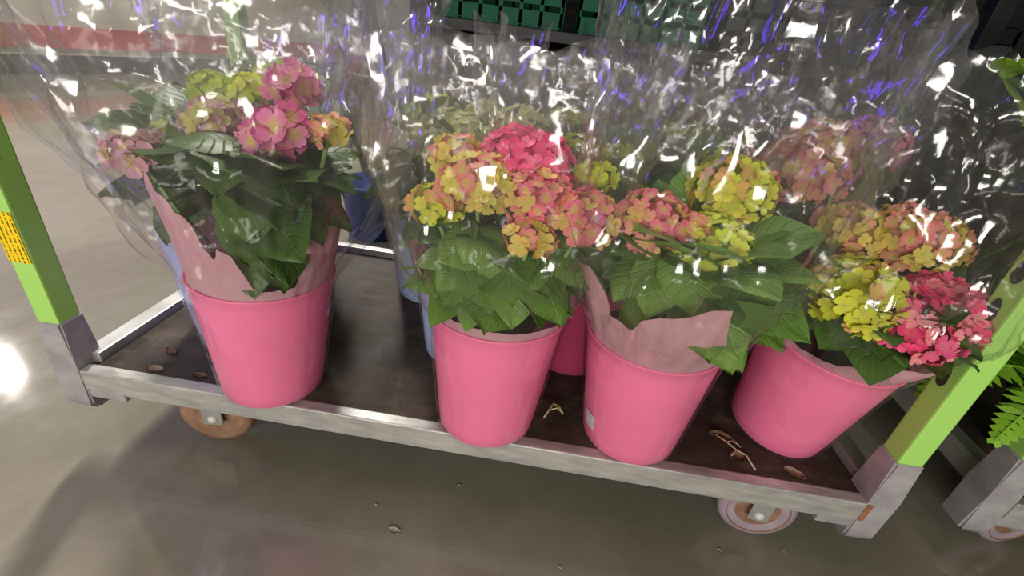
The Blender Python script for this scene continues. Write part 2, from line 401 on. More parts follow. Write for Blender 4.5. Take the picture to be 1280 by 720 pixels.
def make_caster(root, x, y, rz, tyre=M_TYRE, disc=M_WHEEL):
    t = obj('caster', box_mesh('caster_plate', (-0.045, -0.04, 0.140), (0.045, 0.04, 0.146), 0.001), M_SOCKET, root, (x, y, 0))
    t.rotation_euler = (0, 0, rz)
    R_, wdt = 0.069, 0.034
    prof = [(0.040, wdt/2-0.004), (0.056, wdt/2), (R_-0.002, wdt/2-0.004), (R_, 0), (R_-0.002, -wdt/2+0.004), (0.056, -wdt/2), (0.040, -wdt/2+0.004)]
    b, rows = lathe(prof, 40)
    rot = Matrix.Rotation(math.pi/2, 4, 'X')
    bmesh.ops.transform(b, matrix=Matrix.Translation((0, 0.0, R_)) @ rot, verts=b.verts[:])
    obj('tyre', mesh_of(b, 'tyre', True), tyre, t)
    prof = [(0.0, wdt/2-0.001), (0.012, wdt/2-0.001), (0.020, wdt/2-0.006), (0.050, wdt/2-0.003), (0.0555, wdt/2+0.0012), (0.0555, -wdt/2-0.0012), (0.050, -wdt/2+0.003), (0.02, -wdt/2+0.006), (0, -wdt/2+0.001)]
    b, rows = lathe(prof, 40)
    bmesh.ops.transform(b, matrix=Matrix.Translation((0, 0.0, R_)) @ rot, verts=b.verts[:])
    obj('wheel', mesh_of(b, 'wheel', True), disc, t)
    bm = bmesh.new()
    for s in (-1, 1):
        me = box_mesh('fork', (-0.018, s*(wdt/2+0.007)-0.002, R_-0.014), (0.018, s*(wdt/2+0.007)+0.002, 0.141), 0.001)
        bm.from_mesh(me)
    obj('fork', mesh_of(bm, 'fork'), M_SIDERAIL, t)
    b, rows = lathe([(0.0, 0.0), (0.006, 0.0), (0.009, 0.003), (0.009, wdt+0.022), (0.006, wdt+0.026), (0, wdt+0.026)], 16)
    bmesh.ops.transform(b, matrix=Matrix.Translation((0, (wdt+0.026)/2, R_)) @ rot, verts=b.verts[:])
    obj('axle_cap', mesh_of(b, 'axle_cap', True), M_WHITE, t)
    return t
def make_trolley(root, W, D, post_h, posts=(0, 1, 2, 3), deck_mat=M_DECK, side_mat=M_SIDERAIL):
    obj('deck', box_mesh('deck', (0.001, 0.006, DECK-0.012), (W-0.001, D-0.006, DECK-0.0005), 0.001), deck_mat, root)
    fr = obj('front_rail', box_mesh('front_rail', (-0.014, -0.010, DECK-0.042), (W+0.006, 0.012, DECK), 0.0025), M_GALV, root)
    obj('rail_lip', box_mesh('rail_lip', (-0.012, -0.004, DECK-0.052), (W+0.004, 0.012, DECK-0.0425), 0.001), M_GALV, fr)
    for x0, x1 in ((-0.016, 0.052), (W-0.062, W+0.008)):
        obj('stop_tab', box_mesh('stop_tab', (x0, -0.006, DECK-0.064), (x1, 0.020, DECK-0.0445), 0.002), M_SOCKET, fr)
    obj('back_rail', box_mesh('back_rail', (-0.014, D-0.012, DECK-0.042), (W+0.006, D+0.012, DECK+0.018), 0.0025), M_GALV, root)
    for nm, x0, x1 in (('side_rail', -0.036, -0.002), ('side_rail', W+0.002, W+0.036)):
        obj(nm, box_mesh(nm, (x0, 0.022, DECK-0.030), (x1, D-0.022, DECK+0.016), 0.003), side_mat, root)
    cx = [(-0.040, 0.0 + POST/2-0.004), (W+0.019, POST/2-0.004), (W+0.019, D), (-0.040, D)]
    sg = [(-1, -1), (1, -1), (1, 1), (-1, 1)]
    out = []
    for k in range(4):
        s = obj('corner_socket', socket_mesh(*sg[k]), M_SOCKET, root, (cx[k][0], cx[k][1], 0))
        if k in posts:
            h = POST/2
            p = obj('post', box_mesh('post', (-h, -h, 0.18), (h, h, post_h), 0.003), M_GREEN, root, (cx[k][0], cx[k][1], 0))
            out.append(p)
    return out
W, D = 1.35, 0.61
trolley = tag(empty('flower_trolley', (0, 0, 0)), 'low steel flower trolley with light green posts and dark wooden deck carrying the pink buckets', 'trolley')
posts = make_trolley(trolley, W, D, 1.75, posts=(0, 1, 3))
h = POST/2
obj('warning_sticker', box_mesh('warning_sticker', (-0.0185, -h-0.0012, 0.394), (0.0180, -h-0.0002, 0.478)), M_STICKER, posts[0])['label'] = 'yellow warning sticker with small dark print'
# slots on the inner side of the posts
def slot_mesh():
    bm = bmesh.new(); vs = []
    for k in range(16):
        a = 2*math.pi*k/16
        y = 0.0095*math.cos(a)*(1.0 if math.sin(a) < 0 else 0.8); z = 0.017*math.sin(a)
        vs.append(bm.verts.new((0, y, z)))
    f = bm.faces.new(vs)
    r = bmesh.ops.extrude_face_region(bm, geom=[f])
    for v in [e for e in r['geom'] if isinstance(e, bmesh.types.BMVert)]: v.co.x -= 0.0008
    bmesh.ops.recalc_face_normals(bm, faces=bm.faces[:])
    return mesh_of(bm, 'slot')
sm = slot_mesh()
for z in (0.437, 0.493, 0.549, 0.605, 0.661, 0.717):
    obj('slot', sm, M_SLOT, posts[1], (-h, 0.004, z))
    o = obj('slot', sm, M_SLOT, posts[0], (h, 0.004, z + 0.35)); o.rotation_euler = (0, 0, math.pi)
# rust weeping out of the joint at the right end of the front rail
obj('rust_patch', box_mesh('rust_patch', (W-0.004, -0.0112, DECK-0.040), (W+0.0055, -0.0098, DECK-0.001)), M_RUST, trolley)['label'] = 'brown rust stain at the rail joint'
make_caster(trolley, 0.168, 0.062, 0.15, M_WHEEL, M_DRY)
make_caster(trolley, 1.232, 0.056, -0.1)
make_caster(trolley, 0.175, D-0.09, 0.5)
make_caster(trolley, 1.225, D-0.09, -0.4)

t2 = tag(empty('plant_trolley', (1.645, 0.055, 0), Quaternion((0, 0, 1), math.radians(-2))), 'second grey steel trolley cut by the right edge of the picture, below the ferns', 'trolley')
make_trolley(t2, W, D, 1.75, posts=(1, 2))
hh = POST/2
obj('post', box_mesh('post', (-hh, -hh, 0.18), (hh, hh, 1.75), 0.003), M_GREEN, t2, (-0.040, POST/2-0.004, 0))
make_caster(t2, 0.12, 0.085, 0.2)
make_caster(t2, 1.225, 0.085, -0.2)

# ------------------------------------------------------------------ plant parts
def leaf_mesh(name, L, Wd, droop, fold, seed, nu=11, nv=7):
    rnd = random.Random(seed); ph = rnd.uniform(0, 6)
    bm = bmesh.new(); uvl = bm.loops.layers.uv.new('UVMap'); g = []
    for i in range(nu):
        t = i/(nu-1)
        wdt = Wd*0.5*(math.sin(math.pi*min(1, t**0.80))**0.72)*(1 if t < 0.82 else 1 - 1.6*(t-0.82)) if 0 < t < 1 else 0.0005
        if i in range(1, nu-1): wdt *= 1 + (0.03 if i % 2 else -0.03)
        row = []
        for j in range(nv):
            s = 2*j/(nv-1) - 1
            y = L*(t - 0.04*abs(s)*math.sin(math.pi*t))
            z = -droop*t*t*L + fold*abs(s)*wdt*0.8 - 0.18*s*s*wdt + 0.018*L*math.sin(9*t+ph)*abs(s) + 0.02*L*math.sin(5*t+3*s+ph)
            row.append((bm.verts.new((s*wdt, y, z)), (s, t)))
        g.append(row)
    for i in range(nu-1):
        for j in range(nv-1):
            q = [g[i][j], g[i][j+1], g[i+1][j+1], g[i+1][j]]
            f = bm.faces.new([v for v, _ in q]); f.smooth = True
            for lp, (_, uv) in zip(f.loops, q): lp[uvl].uv = uv
    me = bpy.data.meshes.new(name); bm.to_mesh(me); bm.free()
    return me
def leafset(m):
    out = []
    for k, (dr, fo) in enumerate(((0.20, 0.20), (0.30, 0.12), (0.08, 0.28), (0.36, 0.08), (0.2, 0.32))):
        me = leaf_mesh('leaf', 1.0, 0.84 + 0.04*(k % 3), dr, fo, k); me.materials.append(m); out.append(me)
    return out
LEAVES = leafset(M_LEAF); LEAVES_DARK = leafset(M_LEAFDARK); LEAVES_BUSH = leafset(M_BUSH); LEAVES_LIME = leafset(M_LIME)

def floret_mesh(seed):
    rnd = random.Random(seed)
    bm = bmesh.new(); uvl = bm.loops.layers.uv.new('UVMap')
    for k in range(4):
        a = k*math.pi/2 + rnd.uniform(-0.1, 0.1); cup = rnd.uniform(0.05, 0.35); lift = 0.0006*k
        ca, sa = math.cos(a), math.sin(a); g = []
        for i, (t, wd_) in enumerate(((0.04, 0.06), (0.30, 0.34), (0.62, 0.52), (0.88, 0.42), (1.0, 0.16))):
            row = []
            for s in (-1, 0, 1):
                x, y = t, s*wd_
                z = cup*t*t*0.8 + 0.12*abs(s)*t - 0.02*(s == 0) + lift*30
                row.append((bm.verts.new((x*ca - y*sa, x*sa + y*ca, z)), (s, t)))
            g.append(row)
        for i in range(4):
            for j in range(2):
                q = [g[i][j], g[i][j+1], g[i+1][j+1], g[i+1][j]]
                f = bm.faces.new([v for v, _ in q]); f.smooth = True
                for lp, (_, uv) in zip(f.loops, q): lp[uvl].uv = uv
    me = bpy.data.meshes.new('floret'); bm.to_mesh(me); bm.free(); me.materials.append(M_FLORET)
    return me
FLORETS = [floret_mesh(i) for i in range(5)]

PAL = {
 'pink':   [(0.90, 0.10, 0.28), (0.88, 0.14, 0.32), (0.93, 0.20, 0.36), (0.84, 0.08, 0.25)],
 'hot':    [(0.86, 0.07, 0.22), (0.90, 0.14, 0.30), (0.80, 0.06, 0.20), (0.88, 0.30, 0.34)],
 'salmon': [(0.85, 0.24, 0.26), (0.88, 0.34, 0.30), (0.80, 0.18, 0.28), (0.80, 0.52, 0.18)],
 'mix':    [(0.80, 0.34, 0.24), (0.78, 0.56, 0.14), (0.74, 0.60, 0.12), (0.84, 0.26, 0.26), (0.66, 0.58, 0.12)],
 'yellow': [(0.66, 0.68, 0.06), (0.60, 0.66, 0.05), (0.72, 0.68, 0.08), (0.64, 0.68, 0.06), (0.78, 0.42, 0.16)],
 'lime':   [(0.58, 0.74, 0.05), (0.64, 0.76, 0.06), (0.54, 0.68, 0.05), (0.70, 0.74, 0.10)],
 'mauve':  [(0.62, 0.28, 0.38), (0.70, 0.36, 0.44), (0.66, 0.42, 0.40), (0.56, 0.52, 0.20)],
 'magenta':[(0.70, 0.14, 0.34), (0.76, 0.22, 0.42), (0.80, 0.28, 0.44), (0.66, 0.12, 0.30)],
 'cream':  [(0.62, 0.62, 0.30), (0.56, 0.60, 0.24), (0.66, 0.62, 0.36)],
}
def flower_head(root, c, r, pal, rnd, flat=0.75, size=0.0125, up=(0, -0.25, 1), n=None):
    """a mophead: green core with florets standing all over its upper dome; c in the plant's own coordinates"""
    up = Vector(up).normalized()
    q = Vector((0, 0, 1)).rotation_difference(up)
    bm = bmesh.new(); bmesh.ops.create_icosphere(bm, subdivisions=2, radius=1.0)
    for v in bm.verts: v.co = Vector((v.co.x*r*0.78, v.co.y*r*0.78, v.co.z*r*flat*0.70))
    hd = obj('flower_head', mesh_of(bm, 'flower_core', True), M_CORE, root, c)
    cc = PAL[pal][0]; hd.color = (cc[0]*0.7, cc[1]*0.7, cc[2]*0.7, 1)
    hd.rotation_mode = 'QUATERNION'; hd.rotation_quaternion = q
    n = n or max(12, int(3.1*(r/size)**2))
    ga = math.pi*(3 - math.sqrt(5))
    for i in range(n):
        zz = 1 - 1.38*(i + 0.5)/n; rr = math.sqrt(max(0, 1 - zz*zz)); a = i*ga + rnd.uniform(-0.15, 0.15)
        d = Vector((rr*math.cos(a), rr*math.sin(a), zz))
        p = Vector((d.x*r, d.y*r, d.z*r*flat))*rnd.uniform(0.9, 1.06)
        nrm = (Vector((d.x, d.y, d.z/flat)).normalized() + Vector((rnd.uniform(-1, 1), rnd.uniform(-1, 1), rnd.uniform(-1, 1)))*0.32).normalized()
        fq = Vector((0, 0, 1)).rotation_difference(nrm) @ Quaternion((0, 0, 1), rnd.uniform(0, 6.28))
        o = obj('floret', FLORETS[rnd.randrange(5)], None, hd, p)
        o.rotation_mode = 'QUATERNION'; o.rotation_quaternion = fq
        s = size*rnd.uniform(0.82, 1.2); o.scale = (s, s, s)
        col = PAL[pal][rnd.randrange(len(PAL[pal]))]; k = rnd.uniform(0.88, 1.1)
        o.color = (min(1, col[0]*k), min(1, col[1]*k), min(1, col[2]*k), 0.15 if pal in ('pink', 'hot') else 0.85)
    return hd
def stem(root, a, b, r=0.0035):
    a, b = Vector(a), Vector(b); m_ = (a + b)/2 + Vector((0, 0, 0.02)); m_.x = a.x*0.3 + b.x*0.7; m_.y = a.y*0.3 + b.y*0.7
    bm = bmesh.new(); tube_bm(bm, [a, a.lerp(m_, 0.5), m_, b], [r*1.2, r, r, r*0.9], 6)
    return obj('stem', mesh_of(bm, 'stem', True), M_STEM, root)
def put_leaf(root, p, d, size, rnd, meshes, upv=Vector((0, 0, 1)), roll=None, name='leaf'):
    d = d.normalized(); x = d.cross(upv)
    if x.length < 1e-3: x = Vector((1, 0, 0))
    x.normalize(); z = x.cross(d)
    q = Matrix((x, d, z)).transposed().to_quaternion() @ Quaternion((0, 1, 0), rnd.gauss(0, 0.3) if roll is None else roll)
    o = obj(name, meshes[rnd.randrange(len(meshes))], None, root, p)
    o.rotation_mode = 'QUATERNION'; o.rotation_quaternion = q
    o.scale = (size*rnd.uniform(0.92, 1.08), size, size)
    return o

RB, RT, H = 0.0816, 0.1075, 0.2226
def bucket(root, m, label_patch=False):
    prof = [(0.0, 0.004), (RB-0.006, 0.004), (RB-0.003, 0.0), (RB, 0.003)]
    for i in range(1, 9):
        t = i/9; prof.append((RB + (RT-0.002-RB)*t, H*t))
    prof += [(RT-0.002, H-0.007), (RT, H-0.004), (RT+0.0005, H-0.001), (RT-0.0015, H), (RT-0.004, H-0.001)]
    prof += [(RT-0.006, H-0.02), (RB-0.001, 0.008), (0.0, 0.008)]
    b, rows = lathe(prof, 56)
    k = obj('bucket', mesh_of(b, 'bucket', True), m, root)
    b, rows = lathe([(0.0, H-0.028), (0.06, H-0.027), (RT-0.0065, H-0.030)], 32)
    obj('soil', mesh_of(b, 'soil', True), M_SOIL, root)
    if label_patch:
        bm = bmesh.new(); g = []
        for i in range(5):
            a = math.radians(label_patch + (i-2)*4)
            g.append([bm.verts.new(((RB + 0.0012 + (RT-RB)*z/H)*math.cos(a), (RB + 0.0012 + (RT-RB)*z/H)*math.sin(a), z)) for z in (0.035, 0.068)])
        for a, c in zip(g, g[1:]): bm.faces.new((a[0], c[0], c[1], a[1]))
        obj('price_label', mesh_of(bm, 'price_label', True), M_LABEL, k)['label'] = 'small white label on the bucket side'
    return k
def interp(pts, x):
    for (x0, y0), (x1, y1) in zip(pts, pts[1:]):
        if x0 <= x <= x1: return y0 + (y1-y0)*(x-x0)/(x1-x0)
    return pts[0][1] if x < pts[0][0] else pts[-1][1]
def tissue(root, outline, flare=0.35, seed=0, turn=0.0):
    """outline: (angle seen from the front, height above the rim); the paper stands inside the rim and folds outwards"""
    bm = bmesh.new(); n = 180; rows = []
    for k in range(n):
        ang = -180 + 360*k/n; a = math.radians(-90 + ang + turn)
        h_ = max(0.006, interp(outline, ang)); col = []
        for i in range(7):
            t = i/6; z = H - 0.035 + (h_ + 0.035)*t
            over = max(0.0, z - H)
            nz = noise.noise(Vector((math.cos(a)*2.4, math.sin(a)*2.4, z*5 + seed)))
            n2 = 1 - 2*abs(noise.noise(Vector((math.cos(a)*5, math.sin(a)*5, z*9 + seed*3))))
            r = RT - 0.006 + over*flare + (0.010*nz + 0.005*n2)*min(1, over/0.03) + (0.003 if z > H - 0.004 else 0)
            col.append(bm.verts.new((r*math.cos(a), r*math.sin(a), z)))
        rows.append(col)
    for k in range(n):
        a, b = rows[k], rows[(k+1) % n]
        for i in range(6): bm.faces.new((a[i], b[i], b[i+1], a[i+1]))
    return obj('tissue_paper', mesh_of(bm, 'tissue_paper', True), M_TISSUE, root)
def ridge(v): return 1 - 2*abs(v)
def sleeve(root, seed, top=0.62, r_mid=0.155, r_top=0.185, ell=0.12, th0=0.0, lean=(0, 0), crum=1.0, gap=0.0035, m=M_FILM, n=190, rows_n=84, npleat=9):
    bm = bmesh.new(); rows = []; rnd = random.Random(int(seed*100))
    # long straight pleats where the film was folded over: angle, drift with height, half width, depth
    pleats = [(rnd.uniform(0, 2*math.pi), rnd.uniform(-1.6, 1.6), rnd.uniform(0.05, 0.10), rnd.uniform(0.010, 0.026)*rnd.choice((1, 1, -0.7)), rnd.uniform(0.0, 0.10)) for _ in range(npleat)]
    prof = [(0, RB + gap), (H - 0.004, RT + gap - 0.001), (H, RT + gap + 0.0005), (H + 0.05, RT + 0.014), (0.40, r_mid), (0.70, r_top), (1.0, r_top)]
    for i in range(rows_n):
        t = i/(rows_n - 1); row = []
        for k in range(n):
            a = 2*math.pi*k/n; ca, sa = math.cos(a), math.sin(a)
            tri = abs(((a - th0)/math.pi) % 1.0 - 0.5)*2       # 1 at the two corners of the bag
            Ht = top*(0.93 + 0.09*tri**2 + 0.05*noise.noise(Vector((ca*3, sa*3, seed*7.1))))
            z = Ht*t
            A = min(1.0, max(0.0, (z - H + 0.01)/0.11))
            r = interp(prof, z)
            r *= 1 + ell*A*math.cos(2*(a - th0))
            f1 = ridge(noise.noise(Vector((ca*1.7 + seed, sa*1.7, z*1.7))))
            f2 = ridge(noise.noise(Vector((ca*4.2 + z*2.0, sa*4.2 - seed, z*4.0))))
            f3 = noise.voronoi(Vector((ca*2.6 + seed*3, sa*2.6, z*13.0)))[0][0]
            f4 = noise.voronoi(Vector((ca*6.5, sa*6.5 + seed, z*26.0)))[0][0]
            r += A*crum*(0.016*f1 + 0.008*f2 + 0.020*(f3 - 0.4) + 0.010*(f4 - 0.4)) 
            r += (1 - A)*0.0016*max(0, f2)
            for th, dr, wd_, dp, zs in pleats:
                dz = z - H - zs
                if dz > 0:
                    da = abs((a - th - dr*dz + math.pi) % (2*math.pi) - math.pi)
                    if da < wd_: r += dp*min(1, dz/0.06)*(1 - da/wd_)
            row.append(bm.verts.new((r*ca + lean[0]*A*(z - H), r*sa + lean[1]*A*(z - H), z + 0.001)))
        rows.append(row)
    for a, b in zip(rows, rows[1:]):
        for k in range(n): bm.faces.new((a[k], a[(k+1) % n], b[(k+1) % n], b[k]))
    return obj('cellophane_sleeve', mesh_of(bm, 'cellophane_sleeve', True), m, root)
def foliage(root, n, rnd, meshes, z0=H + 0.06, z1=H + 0.19, r0=0.05, size=(0.085, 0.125), lo=-38, hi=50, shift=(0, 0), span=(0, 360), tipmin=0.035, clear=(), turn=0.0):
    ga = 137.508
    for i in range(n):
        t = (i + 0.5)/n
        az = math.radians(span[0] + (i*ga) % (span[1]-span[0]) + rnd.uniform(-10, 10)) if span != (0, 360) else math.radians(i*ga + rnd.uniform(-10, 10))
        al = math.radians(lo + (hi - lo)*t + rnd.uniform(-9, 9))
        z = z0 + (z1 - z0)*t**0.8
        fa = (math.degrees(az) + 90 - turn + 180) % 360 - 180
        if any(a0 <= fa <= a1 and math.degrees(al) < lim for a0, a1, lim in clear): continue
        d = Vector((math.cos(az)*math.cos(al), math.sin(az)*math.cos(al), math.sin(al)))
        rr = r0*(1.0 - 0.35*t); sz = rnd.uniform(*size)
        if z + math.sin(al)*sz*0.9 < H + tipmin: al = math.asin(max(-1, min(1, (H + tipmin - z)/(sz*0.9)))); d = Vector((math.cos(az)*math.cos(al), math.sin(az)*math.cos(al), math.sin(al)))
        p = Vector((math.cos(az)*rr + shift[0]*(z-H), math.sin(az)*rr + shift[1]*(z-H), z))
        put_leaf(root, p, d, sz, rnd, meshes)

def plant_root(name, x, y, tx=0.0, ty=0.0):
    ax = Vector((tx, ty, 1)).normalized()
    q = Vector((0, 0, 1)).rotation_difference(ax)
    lift = RB*math.sqrt(max(0, 1 - ax.z**2))
    o = empty(name, (x, y, DECK + lift + 0.0005), q)
    Mw = Matrix.LocRotScale(Vector((x, y, DECK + lift)), q, Vector((1, 1, 1)))
    return o, Mw.inverted()

# ------------------------------------------------------------------ the four pink buckets in front
GRP = 'potted hydrangeas in cellophane'
def front_plant(label, seed, x, y, tx, ty, heads, leaves, n_leaf, tis, slv, fol={}, patch=None, flare=0.35, extra=()):
    rnd = random.Random(seed)
    root, inv = plant_root('potted_hydrangea', x, y, tx, ty)
    tag(root, label, 'potted plant', GRP)
    bucket(root, M_PINK, patch)
    turn = math.degrees(math.atan2(0.745 - x, y + 0.558))   # the side turned to the aisle where the picture was taken
    if tis: tissue(root, tis, flare, seed, turn)
    foliage(root, n_leaf, rnd, leaves, turn=turn, **fol)
    for fa, rr, z, al, sz, rl in extra:              # the large leaves that show in front: angle from the front, distance from the stem, height, rise, length, roll
        a = math.radians(fa - 90 + turn); e = math.radians(al)
        put_leaf(root, Vector((rr*math.cos(a), rr*math.sin(a), z)), Vector((math.cos(a)*math.cos(e), math.sin(a)*math.cos(e), math.sin(e))), sz, rnd, leaves[:2], roll=rl)
    for (wx, wy, wz, r, pal, *kw) in heads:
        c = inv @ Vector((wx, wy, wz)); c.z -= r*0.35
        flower_head(root, c, r, pal, rnd, **(kw[0] if kw else {}))
        stem(root, (c.x*0.25, c.y*0.25, H - 0.02), c - Vector((0, 0, r*0.3)))
    sleeve(root, seed*1.37, **slv)
    return root
P1 = front_plant('pink bucket hydrangea standing alone at the left end, few mauve flowers and big dark leaves', 11,
    0.3101, 0.0459, 0.037, 0.03,
    [(0.372, 0.05, 0.640, 0.036, 'magenta', dict(size=0.022, n=14, flat=0.6)), (0.395, 0.03, 0.655, 0.026, 'magenta', dict(size=0.020, n=9)),
     (0.178, 0.03, 0.600, 0.034, 'mauve', dict(size=0.019, n=13, flat=0.5)),
     (0.262, 0.08, 0.645, 0.034, 'mauve', dict(size=0.017, n=16, flat=0.6)), (0.445, 0.05, 0.655, 0.022, 'mix', dict(size=0.015, n=9)),
     (0.352, 0.14, 0.690, 0.030, 'magenta', dict(size=0.020, n=12, flat=1.0)), (0.255, 0.18, 0.672, 0.028, 'lime')],
    LEAVES_DARK, 56, [(-180, 0.05), (-105, 0.05), (-100, 0.08), (-86, 0.13), (-76, 0.165), (-66, 0.155), (-54, 0.145), (-44, 0.125), (-37, 0.085), (-31, 0.062), (-28, 0.085), (-20, 0.075), (-15, 0.05), (-9, 0.018), (18, 0.016), (21, 0.03), (25, 0.11), (32, 0.115), (45, 0.10), (60, 0.095), (85, 0.09), (120, 0.06), (180, 0.05)],
    dict(top=0.64, r_mid=0.165, r_top=0.215, ell=0.12, th0=0.2), dict(z0=H + 0.10, z1=H + 0.18, size=(0.09, 0.135), r0=0.055, hi=30, lo=-25, tipmin=0.07, clear=[(-105, -15, 50), (22, 95, 14)]),
    flare=0.14, extra=[(2, 0.06, H+0.125, -38, 0.10, 0.1), (10, 0.065, H+0.065, -25, 0.075, -0.3), (-26, 0.03, H+0.185, -2, 0.09, 0.2), (-60, 0.01, H+0.20, 12, 0.10, -0.1), (-85, 0.01, H+0.19, 10, 0.10, 0.1), (-12, 0.05, H+0.16, -25, 0.10, 0.3), (30, 0.05, H+0.17, -30, 0.12, 0), (-12, 0.07, H+0.08, -40, 0.08, 0.2), (12, 0.03, H+0.10, -30, 0.09, 0), (58, 0.05, H+0.17, -32, 0.12, 0.1), (85, 0.05, H+0.15, -30, 0.11, 0.1), (-5, 0.03, H+0.18, -20, 0.12, 0.2), (15, 0.04, H+0.19, -12, 0.11, -0.2), (45, 0.04, H+0.20, -15, 0.12, -0.2), (-45, 0.02, H+0.185, 8, 0.10, 0)])
P2 = front_plant('pink bucket hydrangea second from the left with a big pink head over fresh green leaves', 22,
    0.702, 0.0433, -0.006, 0.05,
    [(0.712, 0.09, 0.652, 0.066, 'pink', dict(flat=0.7)), (0.655, 0.03, 0.628, 0.050, 'mix', {}), (0.735, 0.02, 0.622, 0.044, 'salmon', {}),
     (0.603, 0.02, 0.590, 0.034, 'yellow', {}), (0.800, 0.01, 0.608, 0.046, 'salmon', {}), (0.735, -0.035, 0.582, 0.028, 'mix', dict(flat=0.6)),
     (0.610, 0.10, 0.640, 0.036, 'mix', {}), (0.815, 0.10, 0.632, 0.026, 'lime', {})],
    LEAVES, 60, [(-180, 0.04), (-120, 0.05), (-95, 0.09), (-82, 0.095), (-70, 0.06), (-56, 0.016), (-30, 0.020), (0, 0.016), (40, 0.020), (60, 0.03), (80, 0.05), (120, 0.05), (180, 0.04)],
    dict(top=0.62, r_mid=0.145, r_top=0.17, ell=0.1, th0=0.5), dict(z0=H + 0.05, z1=H + 0.14, size=(0.075, 0.105), hi=25, tipmin=0.06, r0=0.055),
    extra=[(-50, 0.06, H+0.145, -42, 0.085, 0.2), (-25, 0.065, H+0.13, -45, 0.085, -0.1), (0, 0.06, H+0.14, -42, 0.085, 0.1), (22, 0.065, H+0.125, -40, 0.085, 0), (48, 0.06, H+0.14, -35, 0.09, -0.2), (-35, 0.075, H+0.098, -35, 0.075, 0), (-12, 0.08, H+0.09, -30, 0.07, 0.1), (10, 0.08, H+0.095, -32, 0.075, -0.1), (35, 0.08, H+0.09, -25, 0.08, 0), (75, 0.05, H+0.14, -15, 0.12, 0.1), (62, 0.05, H+0.13, -15, 0.12, 0.1)])
P3 = front_plant('pink bucket hydrangea third from the left, pale tissue points and lime yellow heads', 33,
    0.9597, 0.0666, -0.0446, -0.0323,
    [(0.893, 0.03, 0.610, 0.047, 'salmon', {}), (0.935, 0.02, 0.600, 0.028, 'mix', {}), (1.005, 0.10, 0.650, 0.056, 'yellow', {}), (0.975, 0.02, 0.592, 0.050, 'lime', {}),
     (1.040, 0.11, 0.650, 0.030, 'salmon', {})],
    LEAVES, 56, [(-180, 0.05), (-110, 0.08), (-80, 0.10), (-60, 0.12), (-38, 0.135), (-32, 0.13), (-24, 0.075), (-11, 0.062), (-6, 0.09), (4, 0.105), (22, 0.135), (30, 0.135), (38, 0.085), (46, 0.05), (56, 0.018), (75, 0.012), (110, 0.03), (180, 0.05)],
    dict(top=0.70, r_mid=0.15, r_top=0.16, ell=0.12, th0=1.2, lean=(0.05, 0), crum=1.3), dict(z0=H+0.09, z1=H + 0.15, size=(0.085, 0.125), shift=(0.15, -0.05), clear=[(-80, 32, 14)], tipmin=0.06),
    extra=[(-28, 0.035, H+0.14, -12, 0.10, 0.1), (-5, 0.04, H+0.15, -22, 0.10, 0), (20, 0.04, H+0.155, -18, 0.105, 0), (42, 0.05, H+0.13, -22, 0.12, 0.3), (55, 0.06, H+0.085, -28, 0.105, 0.3), (68, 0.06, H+0.13, -5, 0.135, 0.3), (80, 0.06, H+0.10, -12, 0.12, 0.2), (-20, 0.07, H+0.09, -38, 0.07, 0.4), (-58, 0.03, H+0.15, 0, 0.09, 0), (30, 0.06, H+0.10, -15, 0.10, 0)], patch=-152)
P4 = front_plant('pink bucket hydrangea tilted at the right end by the green post, hot pink flowers', 44,
    1.2512, 0.1439, 0.02, -0.1296,
    [(1.192, 0.035, 0.552, 0.060, 'yellow', {}), (1.258, 0.01, 0.535, 0.056, 'hot', dict(flat=0.6)), (1.322, 0.045, 0.545, 0.056, 'hot', dict(flat=0.6)),
     (1.300, 0.14, 0.610, 0.058, 'mix', {}), (1.225, 0.16, 0.600, 0.05, 'mix', {}), (1.365, 0.17, 0.600, 0.045, 'mix', {})],
    LEAVES_DARK, 46, [(-180, 0.04), (-60, 0.02), (-20, 0.01), (5, 0.02), (25, 0.045), (50, 0.06), (85, 0.05), (120, 0.04), (180, 0.04)],
    dict(top=0.66, r_mid=0.145, r_top=0.175, ell=0.12, th0=0.1, crum=1.35, lean=(0.03, 0.20)), dict(z0=H + 0.07, z1=H + 0.12, size=(0.09, 0.125), shift=(0.10, 0.0), lo=-15, hi=20, tipmin=0.085, clear=[(40, 120, 90)]),
    extra=[(-70, 0.05, H+0.075, -14, 0.11, 0.2), (-48, 0.055, H+0.075, -16, 0.10, 0), (-25, 0.05, H+0.085, -8, 0.10, 0.2), (-5, 0.05, H+0.085, -4, 0.10, -0.2), (18, 0.045, H+0.09, 4, 0.095, 0.1), (36, 0.04, H+0.10, 12, 0.095, 0.3), (-35, 0.04, H+0.10, 4, 0.115, -0.1), (8, 0.03, H+0.115, 8, 0.11, 0.3), (52, 0.03, H+0.10, 16, 0.11, 0.2), (62, 0.02, H+0.09, 14, 0.13, 0.1), (75, 0.02, H+0.085, 10, 0.13, -0.1)], flare=0.4)

